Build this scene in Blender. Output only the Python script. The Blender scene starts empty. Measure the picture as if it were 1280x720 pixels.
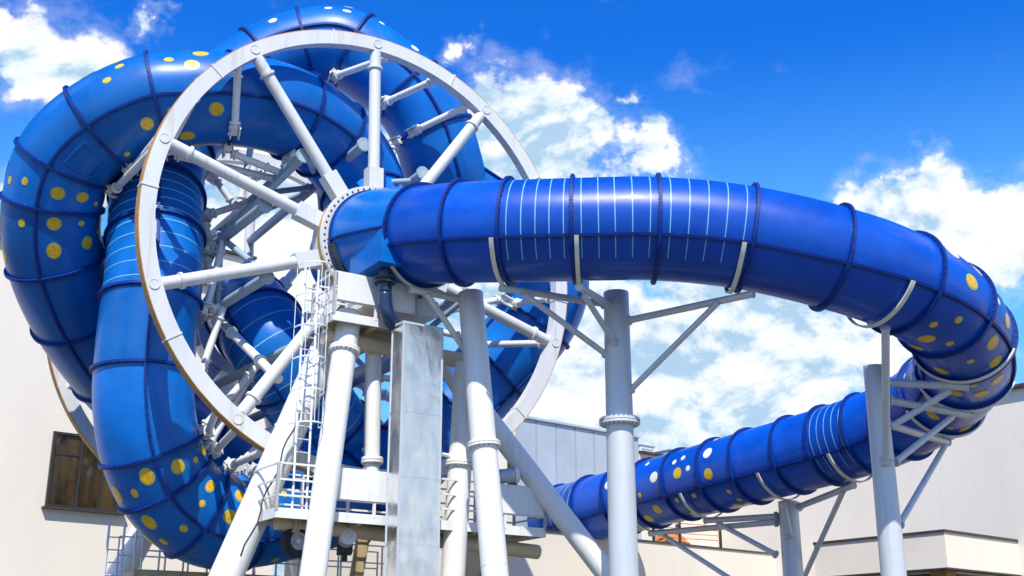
import bpy, math, random
from mathutils import Vector, Matrix
R_ = math.radians
random.seed(7)
scn = bpy.context.scene
col = scn.collection
V = Vector
# ------------------------------------------------------------------ camera and survey
F = 1500.0; W_, H_ = 1280.0, 720.0
PITCH = math.atan(490 / 1500.0)
CAM = V((0, 0, 1.6))
FWD = V((0, math.cos(PITCH), math.sin(PITCH))); UP = V((0, -math.sin(PITCH), math.cos(PITCH))); RT = V((1, 0, 0))
cd = bpy.data.cameras.new('camera'); cam = bpy.data.objects.new('camera', cd); col.objects.link(cam)
cd.sensor_width = 36; cd.lens = F / W_ * 36; cd.clip_end = 4000; cd.clip_start = .1
cam.location = CAM; cam.rotation_euler = (math.pi / 2 + PITCH, 0, 0)
scn.camera = cam

def ray(px, py): return FWD + RT * ((px - 640) / F) - UP * ((py - 360) / F)
def pt(px, py, d): return CAM + ray(px, py) * d          # a surveyed bearing at its estimated distance
def on_plane(px, py, p0, nrm):
    r = ray(px, py); return CAM + r * ((p0 - CAM).dot(nrm) / r.dot(nrm))

# wheel frame: centre, in-plane axis, axle axis (towards the viewer)
TH = R_(33)
C0 = pt(467, 311.5, 31.6)
N = V((math.sin(TH), -math.cos(TH), 0)); U = V((math.cos(TH), math.sin(TH), 0)); Z = V((0, 0, 1))
def wf(u, n, z): return C0 + U * u + N * n + Z * z
def wp(px, py, n): return on_plane(px, py, C0 + N * n, N)   # surveyed bearing met with a plane parallel to the wheel
RAD = 6.0; DRUM = 9.2; TR = 1.25

# ------------------------------------------------------------------ materials
def new_mat(name):
    m = bpy.data.materials.new(name); m.use_nodes = True
    nt = m.node_tree; b = nt.nodes['Principled BSDF']; return m, nt, b
def mk(name, base, rough=.5, metal=0, var=.12, scale=1.2, streak=0, bump=0, bscale=30, coat=0, dirt=None, spec=.5, objvar=0, runs=None):
    m, nt, b = new_mat(name); N_ = nt.nodes; L = nt.links
    b.inputs['Roughness'].default_value = rough; b.inputs['Metallic'].default_value = metal
    b.inputs['Specular IOR Level'].default_value = spec
    if coat: b.inputs['Coat Weight'].default_value = coat; b.inputs['Coat Roughness'].default_value = .08
    tc = N_.new('ShaderNodeNewGeometry')
    n1 = N_.new('ShaderNodeTexNoise'); n1.inputs['Scale'].default_value = scale; n1.inputs['Detail'].default_value = 6; n1.inputs['Roughness'].default_value = .6
    mp = N_.new('ShaderNodeMapping'); mp.inputs['Scale'].default_value = (1, 1, .25 if streak else 1)
    L.new(tc.outputs['Position'], mp.inputs['Vector']); L.new(mp.outputs['Vector'], n1.inputs['Vector'])
    hi = [min(1, c * (1 + var)) for c in base]; lo = [c * (1 - var) for c in base]
    cr = N_.new('ShaderNodeValToRGB'); cr.color_ramp.elements[0].position = .3; cr.color_ramp.elements[1].position = .7
    cr.color_ramp.elements[0].color = (*lo, 1); cr.color_ramp.elements[1].color = (*hi, 1)
    L.new(n1.outputs['Fac'], cr.inputs['Fac'])
    out = cr.outputs['Color']
    if dirt:
        n2 = N_.new('ShaderNodeTexNoise'); n2.inputs['Scale'].default_value = scale * 4; n2.inputs['Detail'].default_value = 8; n2.inputs['Roughness'].default_value = .7
        L.new(mp.outputs['Vector'], n2.inputs['Vector'])
        r2 = N_.new('ShaderNodeMapRange'); r2.inputs[1].default_value = .52; r2.inputs[2].default_value = .75; r2.inputs[4].default_value = dirt[3]
        L.new(n2.outputs['Fac'], r2.inputs[0])
        mx = N_.new('ShaderNodeMix'); mx.data_type = 'RGBA'; mx.inputs['B'].default_value = (*dirt[:3], 1)
        L.new(r2.outputs[0], mx.inputs['Factor']); L.new(out, mx.inputs['A']); out = mx.outputs['Result']
    if runs:                                     # vertical water and rust runs
        m3 = N_.new('ShaderNodeMapping'); m3.inputs['Scale'].default_value = (7, 7, .45); L.new(tc.outputs['Position'], m3.inputs['Vector'])
        n4 = N_.new('ShaderNodeTexNoise'); n4.inputs['Scale'].default_value = 1; n4.inputs['Detail'].default_value = 5; L.new(m3.outputs['Vector'], n4.inputs['Vector'])
        r4 = N_.new('ShaderNodeMapRange'); r4.inputs[1].default_value = .56; r4.inputs[2].default_value = .74; r4.inputs[4].default_value = runs[3]
        L.new(n4.outputs['Fac'], r4.inputs[0])
        mx4 = N_.new('ShaderNodeMix'); mx4.data_type = 'RGBA'; mx4.inputs['B'].default_value = (*runs[:3], 1)
        L.new(r4.outputs[0], mx4.inputs['Factor']); L.new(out, mx4.inputs['A']); out = mx4.outputs['Result']
    if objvar:
        oi = N_.new('ShaderNodeObjectInfo'); r5 = N_.new('ShaderNodeMapRange'); r5.inputs[3].default_value = 1 - objvar; r5.inputs[4].default_value = 1 + objvar
        L.new(oi.outputs['Random'], r5.inputs[0])
        hv = N_.new('ShaderNodeHueSaturation'); L.new(r5.outputs[0], hv.inputs['Value']); L.new(out, hv.inputs['Color']); out = hv.outputs['Color']
    L.new(out, b.inputs['Base Color'])
    rr = N_.new('ShaderNodeMapRange'); rr.inputs[3].default_value = max(.02, rough - .08); rr.inputs[4].default_value = min(1, rough + .12)
    L.new(n1.outputs['Fac'], rr.inputs[0]); L.new(rr.outputs[0], b.inputs['Roughness'])
    if bump:
        n3 = N_.new('ShaderNodeTexNoise'); n3.inputs['Scale'].default_value = bscale; n3.inputs['Detail'].default_value = 4
        L.new(tc.outputs['Position'], n3.inputs['Vector'])
        bp = N_.new('ShaderNodeBump'); bp.inputs['Strength'].default_value = bump; bp.inputs['Distance'].default_value = .02
        L.new(n3.outputs['Fac'], bp.inputs['Height']); L.new(bp.outputs['Normal'], b.inputs['Normal'])
    return m
M = {}
M['blue'] = mk('blue_gelcoat', (.001, .135, .50), .34, var=.22, scale=.9, coat=.12, spec=.3, bump=.05, bscale=7, dirt=(.004, .14, .50, .4), objvar=.2, runs=(.03, .16, .42, .35))
M['royal'] = mk('royal_blue_gelcoat', (.001, .072, .46), .32, var=.2, scale=.9, coat=.15, spec=.3, bump=.05, bscale=7, dirt=(.003, .075, .46, .4), objvar=.18, runs=(.02, .10, .40, .3))
M['blue_rib'] = mk('blue_flange', (.002, .03, .20), .5, var=.25, scale=3, coat=.05, spec=.25, dirt=(.006, .08, .34, .6))
M['yellow'] = mk('yellow_translucent_dot', (.78, .46, .02), .35, var=.3, scale=14)
M['yellow_rim'] = mk('dot_rim', (.42, .46, .16), .35, var=.15, scale=9)
M['pale_dot'] = mk('pale_dot', (.80, .82, .72), .3, var=.06, scale=9)
M['stripe'] = mk('pale_stripe', (.20, .46, .68), .3, var=.15, scale=3)
M['white'] = mk('white_paint', (.78, .78, .75), .42, var=.05, scale=1.5, streak=1, dirt=(.56, .51, .41, .45), runs=(.50, .42, .30, .4))
M['ring_paint'] = mk('pale_grey_paint', (.66, .67, .66), .45, var=.08, scale=1.5, streak=1, dirt=(.50, .47, .40, .5), runs=(.46, .38, .26, .45), bump=.04, bscale=25)
M['galv'] = mk('galvanised_steel', (.60, .63, .65), .48, metal=.2, var=.06, scale=3, streak=1, dirt=(.48, .50, .51, .35), bump=.03, bscale=40, runs=(.42, .42, .40, .35))
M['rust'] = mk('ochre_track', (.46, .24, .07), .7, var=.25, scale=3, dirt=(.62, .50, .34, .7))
M['cream'] = mk('cream_strap', (.74, .74, .62), .45, var=.08, scale=3)
M['dark'] = mk('dark_steel', (.03, .035, .04), .45, var=.3, scale=6)
M['rubber'] = mk('black_rubber', (.02, .02, .021), .75, var=.2, scale=8)
M['navy_pipe'] = mk('navy_plastic_pipe', (.012, .03, .09), .3, var=.25, scale=4, coat=.2)
M['plate'] = mk('bare_plank', (.42, .33, .18), .7, var=.25, scale=4, dirt=(.16, .12, .06, .6))
M['under'] = mk('ochre_underside', (.50, .42, .26), .65, var=.15, scale=3, dirt=(.26, .2, .1, .5))  # mottled ochre tone for decks, joists and catwalk
M['beam_shade'] = mk('cream_bounce_shade', (.62, .52, .34), .6, var=.1, scale=2, dirt=(.40, .30, .16, .5))  # white platform beams, with warm bounced shade painted into their colour
M['truss'] = mk('truss_paint', (.34, .43, .48), .5, var=.1, scale=3, dirt=(.24, .30, .33, .4))
M['beige'] = mk('beige_render', (.80, .73, .61), .85, var=.04, scale=.5, bump=.25, bscale=18, streak=1, dirt=(.66, .59, .48, .35))
M['beige_b'] = mk('beige_render_warm', (.80, .73, .60), .85, var=.05, scale=.6, bump=.25, bscale=18, dirt=(.67, .60, .49, .35))
M['cap'] = mk('dark_coping', (.05, .045, .045), .5, var=.2, scale=4)
M['orange'] = mk('orange_tarp', (.62, .22, .05), .6, var=.25, scale=5)
M['unit'] = mk('pale_blue_unit', (.45, .55, .62), .5, var=.1, scale=3)
M['frame'] = mk('window_frame', (.035, .03, .028), .45, var=.2, scale=4)

def mat_panels():
    m, nt, b = new_mat('grey_metal_cladding'); N_ = nt.nodes; L = nt.links
    g = N_.new('ShaderNodeNewGeometry')
    n1 = N_.new('ShaderNodeTexNoise'); n1.inputs['Scale'].default_value = .8; n1.inputs['Detail'].default_value = 6
    L.new(g.outputs['Position'], n1.inputs['Vector'])
    cr = N_.new('ShaderNodeValToRGB'); cr.color_ramp.elements[0].color = (.42, .47, .51, 1); cr.color_ramp.elements[1].color = (.50, .55, .59, 1)
    cr.color_ramp.elements[0].position = .35; cr.color_ramp.elements[1].position = .65
    L.new(n1.outputs['Fac'], cr.inputs['Fac']); L.new(cr.outputs['Color'], b.inputs['Base Color'])
    b.inputs['Roughness'].default_value = .5; b.inputs['Metallic'].default_value = .15
    return m
M['clad'] = mat_panels()
def mat_duct():
    m, nt, b = new_mat('stainless_sheet'); N_ = nt.nodes; L = nt.links
    b.inputs['Metallic'].default_value = 1; b.inputs['Base Color'].default_value = (.80, .80, .80, 1)
    g = N_.new('ShaderNodeNewGeometry')
    n1 = N_.new('ShaderNodeTexNoise'); n1.inputs['Scale'].default_value = .8; n1.inputs['Detail'].default_value = 2.5; n1.inputs['Distortion'].default_value = .5
    L.new(g.outputs['Position'], n1.inputs['Vector'])
    bp = N_.new('ShaderNodeBump'); bp.inputs['Strength'].default_value = .8; bp.inputs['Distance'].default_value = .05
    L.new(n1.outputs['Fac'], bp.inputs['Height']); L.new(bp.outputs['Normal'], b.inputs['Normal'])
    mp = N_.new('ShaderNodeMapping'); mp.inputs['Scale'].default_value = (3, 3, 1.2); L.new(g.outputs['Position'], mp.inputs['Vector'])
    n2 = N_.new('ShaderNodeTexNoise'); n2.inputs['Scale'].default_value = 1.5; n2.inputs['Detail'].default_value = 3
    L.new(mp.outputs['Vector'], n2.inputs['Vector'])
    r = N_.new('ShaderNodeMapRange'); r.inputs[1].default_value = .3; r.inputs[2].default_value = .7; r.inputs[3].default_value = .14; r.inputs[4].default_value = .34
    L.new(n2.outputs['Fac'], r.inputs[0]); L.new(r.outputs[0], b.inputs['Roughness'])
    return m
M['duct'] = mat_duct()
def mat_glass():
    m, nt, b = new_mat('dark_window_glass'); N_ = nt.nodes; L = nt.links
    b.inputs['Roughness'].default_value = .05; b.inputs['Specular IOR Level'].default_value = .6
    g = N_.new('ShaderNodeNewGeometry'); mp = N_.new('ShaderNodeMapping'); mp.inputs['Scale'].default_value = (2.2, 2.2, .5)
    n = N_.new('ShaderNodeTexNoise'); n.inputs['Scale'].default_value = 1; n.inputs['Detail'].default_value = 4
    L.new(g.outputs['Position'], mp.inputs['Vector']); L.new(mp.outputs['Vector'], n.inputs['Vector'])
    cr = N_.new('ShaderNodeValToRGB'); cr.color_ramp.elements[0].position = .38; cr.color_ramp.elements[0].color = (.012, .010, .005, 1); cr.color_ramp.elements[1].position = .68; cr.color_ramp.elements[1].color = (.08, .048, .014, 1)  # brown patches painted into the glass for the warm interior and its reflection
    L.new(n.outputs['Fac'], cr.inputs['Fac']); L.new(cr.outputs['Color'], b.inputs['Base Color'])
    return m
M['glass'] = mat_glass()
def mat_brick():
    m, nt, b = new_mat('ochre_brick'); N_ = nt.nodes; L = nt.links
    tc = N_.new('ShaderNodeTexCoord'); mp = N_.new('ShaderNodeMapping'); mp.inputs['Rotation'].default_value = (R_(90), 0, 0)
    br = N_.new('ShaderNodeTexBrick'); br.inputs['Scale'].default_value = 4
    br.inputs['Color1'].default_value = (.40, .22, .06, 1); br.inputs['Color2'].default_value = (.30, .15, .04, 1); br.inputs['Mortar'].default_value = (.1, .07, .04, 1)
    L.new(tc.outputs['Object'], mp.inputs['Vector']); L.new(mp.outputs['Vector'], br.inputs['Vector']); L.new(br.outputs['Color'], b.inputs['Base Color'])
    b.inputs['Roughness'].default_value = .85
    return m
M['brick'] = mat_brick()
M['ground'] = mk('dark_paving', (.10, .098, .09), .9, var=.2, scale=.4, bump=.3, bscale=12, dirt=(.16, .15, .13, .5))

# ------------------------------------------------------------------ mesh builder
class MB:
    def __init__(s): s.v = []; s.f = []; s.m = []; s.s = []
    def face(s, idx, m=0, sm=False): s.f.append(idx); s.m.append(m); s.s.append(sm)
    def box(s, c, ax, size, m=0):
        x, y, z = [a.normalized() * (d / 2) for a, d in zip(ax, size)]
        b = len(s.v)
        for i in (-1, 1):
            for j in (-1, 1):
                for k in (-1, 1): s.v.append(c + x * i + y * j + z * k)
        flip = x.cross(y).dot(z) < 0
        for q in ((0, 1, 3, 2), (4, 6, 7, 5), (0, 4, 5, 1), (2, 3, 7, 6), (0, 2, 6, 4), (1, 5, 7, 3)):
            q = q[::-1] if flip else q
            s.face([b + i for i in q], m)
    def bar(s, p0, p1, w, h, up=Z, m=0):
        d = p1 - p0; a = d.cross(up)
        if a.length < 1e-5: a = d.cross(V((1, 0, 0)))
        s.box((p0 + p1) / 2, (d, a, a.cross(d)), (d.length, w, h), m)
    def frame(s, d):
        d = d.normalized(); a = d.cross(Z)
        if a.length < 1e-3: a = d.cross(V((1, 0, 0)))
        a.normalize(); return a, a.cross(d).normalized()
    def lathe(s, p, d, prof, seg=24, m=0, closed=False, a0=0, a1=2 * math.pi, basis=None, smooth=True):
        """prof: list of (t along axis, radius); each strip gets its own verts so that edges stay crisp"""
        d = d.normalized(); a, b = basis if basis else s.frame(d)
        full = abs(a1 - a0 - 2 * math.pi) < 1e-6
        n = seg if full else seg + 1
        pairs = list(zip(prof, prof[1:])) + ([(prof[-1], prof[0])] if closed else [])
        for (t0, r0), (t1, r1) in pairs:
            base = len(s.v)
            for t, r in ((t0, r0), (t1, r1)):
                for i in range(n):
                    g = a0 + (a1 - a0) * i / seg
                    s.v.append(p + d * t + a * (r * math.cos(g)) + b * (r * math.sin(g)))
            for i in range(seg):
                j = (i + 1) % n
                s.face([base + i, base + j, base + n + j, base + n + i], m, smooth)
    def pipe(s, p0, p1, r, seg=14, m=0, r1=None):
        d = p1 - p0; L = d.length; r1 = r if r1 is None else r1
        s.lathe(p0, d, [(0, 0.001), (0, r), (L, r1), (L, 0.001)], seg, m)
    def collar(s, p, d, r, w=.05, k=1.28, seg=18, m=0):
        s.lathe(p - d.normalized() * w / 2, d, [(0, r * .9), (0, r * k), (w, r * k), (w, r * .9)], seg, m)
    def bolts(s, p, d, r, n, size=.03, m=0, L=.03):
        d = d.normalized(); a, b = s.frame(d)
        for i in range(n):
            g = 2 * math.pi * i / n; e = a * math.cos(g) + b * math.sin(g)
            s.box(p + e * r, (d, e, d.cross(e)), (L, size, size), m)
    def sweep(s, pts, r, seg=12, m=0):
        n = len(pts); base = len(s.v); a = None
        for i, p in enumerate(pts):
            d = (pts[min(i + 1, n - 1)] - pts[max(i - 1, 0)]).normalized()
            if a is None: a, b = s.frame(d)
            else: a = (a - d * a.dot(d)).normalized(); b = a.cross(d)
            for k in range(seg):
                g = 2 * math.pi * k / seg; s.v.append(p + a * (r * math.cos(g)) + b * (r * math.sin(g)))
        for i in range(n - 1):
            for k in range(seg):
                l = (k + 1) % seg
                s.face([base + i * seg + k, base + i * seg + l, base + (i + 1) * seg + l, base + (i + 1) * seg + k], m, True)
        s.face([base + k for k in range(seg)][::-1], m); s.face([base + (n - 1) * seg + k for k in range(seg)], m)
    def build(s, name, mats, parent=None):
        me = bpy.data.meshes.new(name)
        o = bpy.data.objects.new(name, me)
        inv = parent_world(parent).inverted() if parent else Matrix()
        me.from_pydata([inv @ p for p in s.v], [], s.f)
        for x in (mats if isinstance(mats, (list, tuple)) else [mats]): me.materials.append(M[x])
        me.polygons.foreach_set('material_index', s.m); me.polygons.foreach_set('use_smooth', s.s)
        me.validate(); me.update()
        col.objects.link(o)
        if parent: o.parent = parent
        return o
WORLD = {}
def parent_world(p):
    m = p.matrix_basis.copy()
    while p.parent: p = p.parent; m = p.matrix_basis @ m
    return m
def tag(o, label, cat, group=None, kind=None):
    if label: o['label'] = label
    if cat: o['category'] = cat
    if group: o['group'] = group
    if kind: o['kind'] = kind
    return o
def empty(name, loc, label, cat, group=None):
    o = bpy.data.objects.new(name, None); o.location = loc; o.empty_display_size = .3; col.objects.link(o)
    return tag(o, label, cat, group)

# ------------------------------------------------------------------ slide tubes
def spline(ctrl, step=.1):
    """centripetal-ish Catmull-Rom through ctrl, resampled at even steps"""
    P = [ctrl[0] * 2 - ctrl[1]] + list(ctrl) + [ctrl[-1] * 2 - ctrl[-2]]
    raw = []
    for i in range(1, len(P) - 2):
        p0, p1, p2, p3 = P[i - 1:i + 3]
        t1 = (p1 - p0).length ** .5; t2 = t1 + (p2 - p1).length ** .5; t3 = t2 + (p3 - p2).length ** .5
        for k in range(24):
            t = t1 + (t2 - t1) * k / 24
            A1 = p0 * ((t1 - t) / t1) + p1 * (t / t1)
            A2 = p1 * ((t2 - t) / (t2 - t1)) + p2 * ((t - t1) / (t2 - t1))
            A3 = p2 * ((t3 - t) / (t3 - t2)) + p3 * ((t - t2) / (t3 - t2))
            B1 = A1 * ((t2 - t) / t2) + A2 * (t / t2)
            B2 = A2 * ((t3 - t) / (t3 - t1)) + A3 * ((t - t1) / (t3 - t1))
            raw.append(B1 * ((t2 - t) / (t2 - t1)) + B2 * ((t - t1) / (t2 - t1)))
    raw.append(P[-2])
    for _ in range(6):                        # relax kinks
        raw = [raw[0]] + [raw[i] * .5 + (raw[i - 1] + raw[i + 1]) * .25 for i in range(1, len(raw) - 1)] + [raw[-1]]
    acc = [0]
    for a, b in zip(raw, raw[1:]): acc.append(acc[-1] + (b - a).length)
    n = max(2, int(acc[-1] / step)); out = []; j = 0
    for i in range(n + 1):
        s = acc[-1] * i / n
        while j < len(acc) - 2 and acc[j + 1] < s: j += 1
        f = (s - acc[j]) / max(1e-9, acc[j + 1] - acc[j]); out.append(raw[j].lerp(raw[j + 1], f))
    return out, acc[-1] / n
def frames(pts, e0):
    """tangent, e (reference radial direction), g for every point, by parallel transport from e0"""
    T = []; n = len(pts)
    for i in range(n): T.append((pts[min(i + 1, n - 1)] - pts[max(i - 1, 0)]).normalized())
    out = []; e = e0
    for t in T:
        e = (e - t * e.dot(t)).normalized(); out.append((t, e, t.cross(e)))
    return out
class Run:
    """a swept tube cut into flanged sections"""
    def __init__(s, ctrl, e0, seglen, r=TR, up_locked=False):
        s.p, s.st = spline(ctrl); s.f = frames(s.p, e0); s.r = r
        if up_locked:
            s.f = []
            n = len(s.p)
            for i in range(n):
                t = (s.p[min(i + 1, n - 1)] - s.p[max(i - 1, 0)]).normalized()
                e = (Z - t * Z.dot(t)).normalized(); s.f.append((t, e, t.cross(e)))
        n = len(s.p) - 1; k = max(1, round(n * s.st / seglen)); s.cut = [round(n * i / k) for i in range(k + 1)]
    def cut_near(s, marks, seglen, start=0):
        """flanges at surveyed bearings, then evenly on to the end"""
        cut = [start]; i = start
        for mx, my in marks:
            best = None
            for j in range(i + 6, min(i + 60, len(s.p))):
                q = s.p[j] - CAM; d = q.dot(FWD); e = math.hypot(640 + F * q.dot(RT) / d - mx, 360 - F * q.dot(UP) / d - my)
                if best is None or e < best[0]: best = (e, j)
            i = best[1]; cut.append(i)
        n = len(s.p) - 1; k = max(1, round((n - i) * s.st / seglen))
        if n - i > 5: cut += [round(i + (n - i) * q / k) for q in range(1, k + 1)]
        s.cut = cut
    def face(s, i):
        """the angle of the tube's side that looks at the viewer's standpoint"""
        d = CAM - s.p[i]; return math.atan2(d.dot(s.f[i][2]), d.dot(s.f[i][1]))
    def P(s, x, g, r):
        """point at fractional index x, angle g from reference, radius r"""
        x = min(max(x, 0), len(s.p) - 1); i = min(int(x), len(s.p) - 2); f = x - i
        p = s.p[i].lerp(s.p[i + 1], f); e = s.f[i][1].lerp(s.f[i + 1][1], f).normalized(); h = s.f[i][2].lerp(s.f[i + 1][2], f).normalized()
        return p + (e * math.cos(g) + h * math.sin(g)) * r
    def strip(s, mb, x0, x1, g0, g1, r0, r1, nx, ng, m):
        """a raised band bounded by two stations and two angles, with edge walls"""
        b = len(mb.v)
        for i in range(nx + 1):
            for j in range(ng + 1): mb.v.append(s.P(x0 + (x1 - x0) * i / nx, g0 + (g1 - g0) * j / ng, r1))
        for i in range(nx):
            for j in range(ng):
                q = b + i * (ng + 1) + j; mb.face([q, q + 1, q + ng + 2, q + ng + 1], m, True)
        for side in (0, 1):                                                  # walls down to r0
            x = x1 if side else x0; b2 = len(mb.v)
            for j in range(ng + 1):
                g = g0 + (g1 - g0) * j / ng; mb.v.append(s.P(x, g, r0)); mb.v.append(s.P(x, g, r1))
            for j in range(ng): mb.face([b2 + 2 * j, b2 + 2 * j + 1, b2 + 2 * j + 3, b2 + 2 * j + 2], m)
            g = g1 if side else g0; b2 = len(mb.v)
            for i in range(nx + 1):
                x = x0 + (x1 - x0) * i / nx; mb.v.append(s.P(x, g, r0)); mb.v.append(s.P(x, g, r1))
            for i in range(nx): mb.face([b2 + 2 * i, b2 + 2 * i + 1, b2 + 2 * i + 3, b2 + 2 * i + 2], m)
    def disc(s, mb, x, g, rad, off, m):
        b = len(mb.v); mb.v.append(s.P(x, g, s.r + off)); K = 18
        for q in (.5, 1):
            for k in range(K):
                a = 2 * math.pi * k / K
                mb.v.append(s.P(x + rad * q * math.cos(a) / s.st, g + rad * q * math.sin(a) / s.r, s.r + off))
        for k in range(K):
            l = (k + 1) % K
            mb.face([b, b + 1 + k, b + 1 + l], m, True); mb.face([b + 1 + k, b + 1 + K + k, b + 1 + K + l, b + 1 + l], m, True)
    def sections(s, parent, style, seams=(R_(90), R_(-90)), dots=None, stripe_arc=(-1.4, 1.4), skip_first=False, flange_h=.10, panel=(), skin='blue'):
        rnd = random.Random(int(s.p[0].x * 100) + len(s.p))
        for k in range(len(s.cut) - 1):
            a, b = s.cut[k], s.cut[k + 1]; mb = MB(); SEG = 56
            st = style[k] if k < len(style) else 'plain'
            for i in range(a, b + 1):
                for j in range(SEG): mb.v.append(s.P(i, 2 * math.pi * j / SEG, s.r))
            for i in range(b - a):
                for j in range(SEG):
                    l = (j + 1) % SEG; mb.face([i * SEG + j, i * SEG + l, (i + 1) * SEG + l, (i + 1) * SEG + j], 0, True)
            if st[0] == 'd':                                                   # moulded dots
                pale = 'w' in st
                put = []
                tries = 0
                arc = dots or (-math.pi, math.pi)
                while len(put) < (9 if 'u' in st else 15 if pale else 16) and tries < 700:
                    tries += 1
                    big = rnd.random() < .55; rad = (.12 if 'u' in st else .2 if pale else .185) if big else (.08 if 'u' in st else .10)
                    x = rnd.uniform(a + 3.2, b - 3.2); g = rnd.uniform(*arc)
                    if any(abs((g - q + math.pi) % (2 * math.pi) - math.pi) * s.r < rad + .1 for q in (seams(k) if callable(seams) else seams)): continue
                    if any(math.hypot((x - X) * s.st, ((g - G + math.pi) % (2 * math.pi) - math.pi) * s.r) < rad + q + .20 for X, G, q in put): continue
                    put.append((x, g, rad))
                    up = (s.P(x, g, 1) - s.P(x, g, 0)).z
                    if 'u' in st and up < .35: put.pop(); continue
                    white = pale and up > .1  # dots facing up turn pale: skylight painted into their colour
                    s.disc(mb, x, g, rad, .006, 4 if white else 2); s.disc(mb, x, g, rad * .8, .011, 4 if white else 1)
            if st[0] == 's':                                                   # pale hoops
                for q in range(5):
                    x = a + (b - a) * (q + .55) / 5.1
                    s.strip(mb, x - .11, x + .11, stripe_arc[0], stripe_arc[1], s.r - .01, s.r + .006, 1, 30, 3)
            if st[0] == 'p' and st != 'plain':                                 # embossed inspection panel
                g = panel[0] if panel else 0
                L0, L1 = a + (b - a) * .2, a + (b - a) * .8
                for g0, g1 in ((g - .34, g - .28), (g + .28, g + .34)): s.strip(mb, L0, L1, g0, g1, s.r - .01, s.r + .04, 8, 1, 0)
                for x0, x1 in ((L0, L0 + .7), (L1 - .7, L1)): s.strip(mb, x0, x1, g - .28, g + .28, s.r - .01, s.r + .04, 1, 8, 0)
            sec = mb.build('tube_section', [skin, 'yellow', 'yellow_rim', 'stripe', 'pale_dot'], parent)
            # end flange with its bolts, and the two long seams
            if not (skip_first and k == 0):
                fl = MB(); t, e, h = s.f[a]
                fl.lathe(s.p[a] - t * .035, t, [(0, s.r - .02), (0, s.r + flange_h), (.07, s.r + flange_h), (.07, s.r - .02)], 64, 0, basis=(e, h))
                for q in range(48):
                    g = 2 * math.pi * q / 48; d = e * math.cos(g) + h * math.sin(g)
                    fl.box(s.p[a] + d * (s.r + flange_h * .55), (t, d, t.cross(d)), (.11, .022, .022), 0)
                fl.build('flange', 'blue_rib', sec)
            for g in (seams(k) if callable(seams) else seams):
                sb = MB(); w = .03 / s.r
                s.strip(sb, a, b, g - w, g + w, s.r - .01, s.r + .07, b - a, 1, 0)
                for q in range(1, 14):
                    x = a + (b - a) * q / 14; t, e, h = s.f[min(int(x), len(s.f) - 1)]
                    d = e * math.cos(g) + h * math.sin(g); c = s.P(x, g, s.r + .045)
                    sb.box(c, (t, d, t.cross(d)), (.022, .022, .1), 0)
                sb.build('seam_flange', 'blue_rib', sec)

def pts(*a): return [pt(*x) for x in a]

# ================================================================== the wheel
wheel = empty('wheel_ride', C0, 'giant rotating white ring wheel carrying looping blue slide tubes', 'water slide wheel')
def make_rim(n, name_back=False):
    mb = MB(); r0, r1 = RAD - .20, RAD + .20; d = .28
    c = wf(0, n, 0)
    mb.lathe(c - N * d / 2, N, [(0, r1 - .02), (0, r0), (d, r0), (d, r1 - .02)], 160, 0)
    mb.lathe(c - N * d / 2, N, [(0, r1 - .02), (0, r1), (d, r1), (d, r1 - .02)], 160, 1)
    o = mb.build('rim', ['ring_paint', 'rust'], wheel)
    return o
rim_f = make_rim(-.05); rim_b = make_rim(-DRUM)
def polar(r, deg, n): return wf(r * math.cos(R_(deg)), n, r * math.sin(R_(deg)))
SP = [19.5 + 36 * k for k in range(10)]
for n, rim in ((-.05, rim_f), (-DRUM, rim_b)):
    for k, a in enumerate(SP):
        d = (polar(1, a, n) - polar(0, a, n))
        mb = MB()
        p0, p1 = polar(2.2, a, n), polar(RAD - .2, a, n)
        mb.pipe(p0, p1, .16, 20); mb.collar(polar(RAD - .7, a, n), d, .16, .07, 1.3)
        tang = d.cross(N)
        mb.box(polar(1.9, a, n), (d, tang, N), (.80, .42, .34))
        mb.build('spoke', 'ring_paint', wheel)
        if n > -1:
            mb = MB(); q = polar(RAD, a, n + .15)
            mb.lathe(q, N, [(0, .13), (.012, .13), (.012, .105), (.004, .105), (.004, 0.001)], 24); mb.build('cap_plate', 'ring_paint', rim)
            mb = MB(); b = a + 18 - 5.5; t = (polar(1, b, 0) - polar(0, b, 0))
            mb.box(polar(RAD, b, n), (t, t.cross(N), N), (.43, .05, .32), 0)
            mb.build('splice_plate', 'ring_paint', rim)
# hub: flange with bolt circles, barrel
mb = MB()
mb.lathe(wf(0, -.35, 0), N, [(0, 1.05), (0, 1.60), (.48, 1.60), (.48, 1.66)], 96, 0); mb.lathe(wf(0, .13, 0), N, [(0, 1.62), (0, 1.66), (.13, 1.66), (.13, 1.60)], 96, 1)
mb.lathe(wf(0, .27, 0), N, [(0, 1.66), (.06, 1.64), (.06, 1.30), (-.3, 1.30)], 96, 0)
for rr, k in ((1.56, 56), (1.42, 56)): mb.bolts(wf(0, .335, 0), N, rr, k, .045, 2, .02)
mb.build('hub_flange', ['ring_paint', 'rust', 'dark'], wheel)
mb = MB(); mb.lathe(wf(0, -DRUM - .35, 0), N, [(0, 1.3), (0, 1.66), (.62, 1.66), (.62, 1.3)], 64, 0); mb.build('hub_flange', 'white', wheel)
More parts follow.
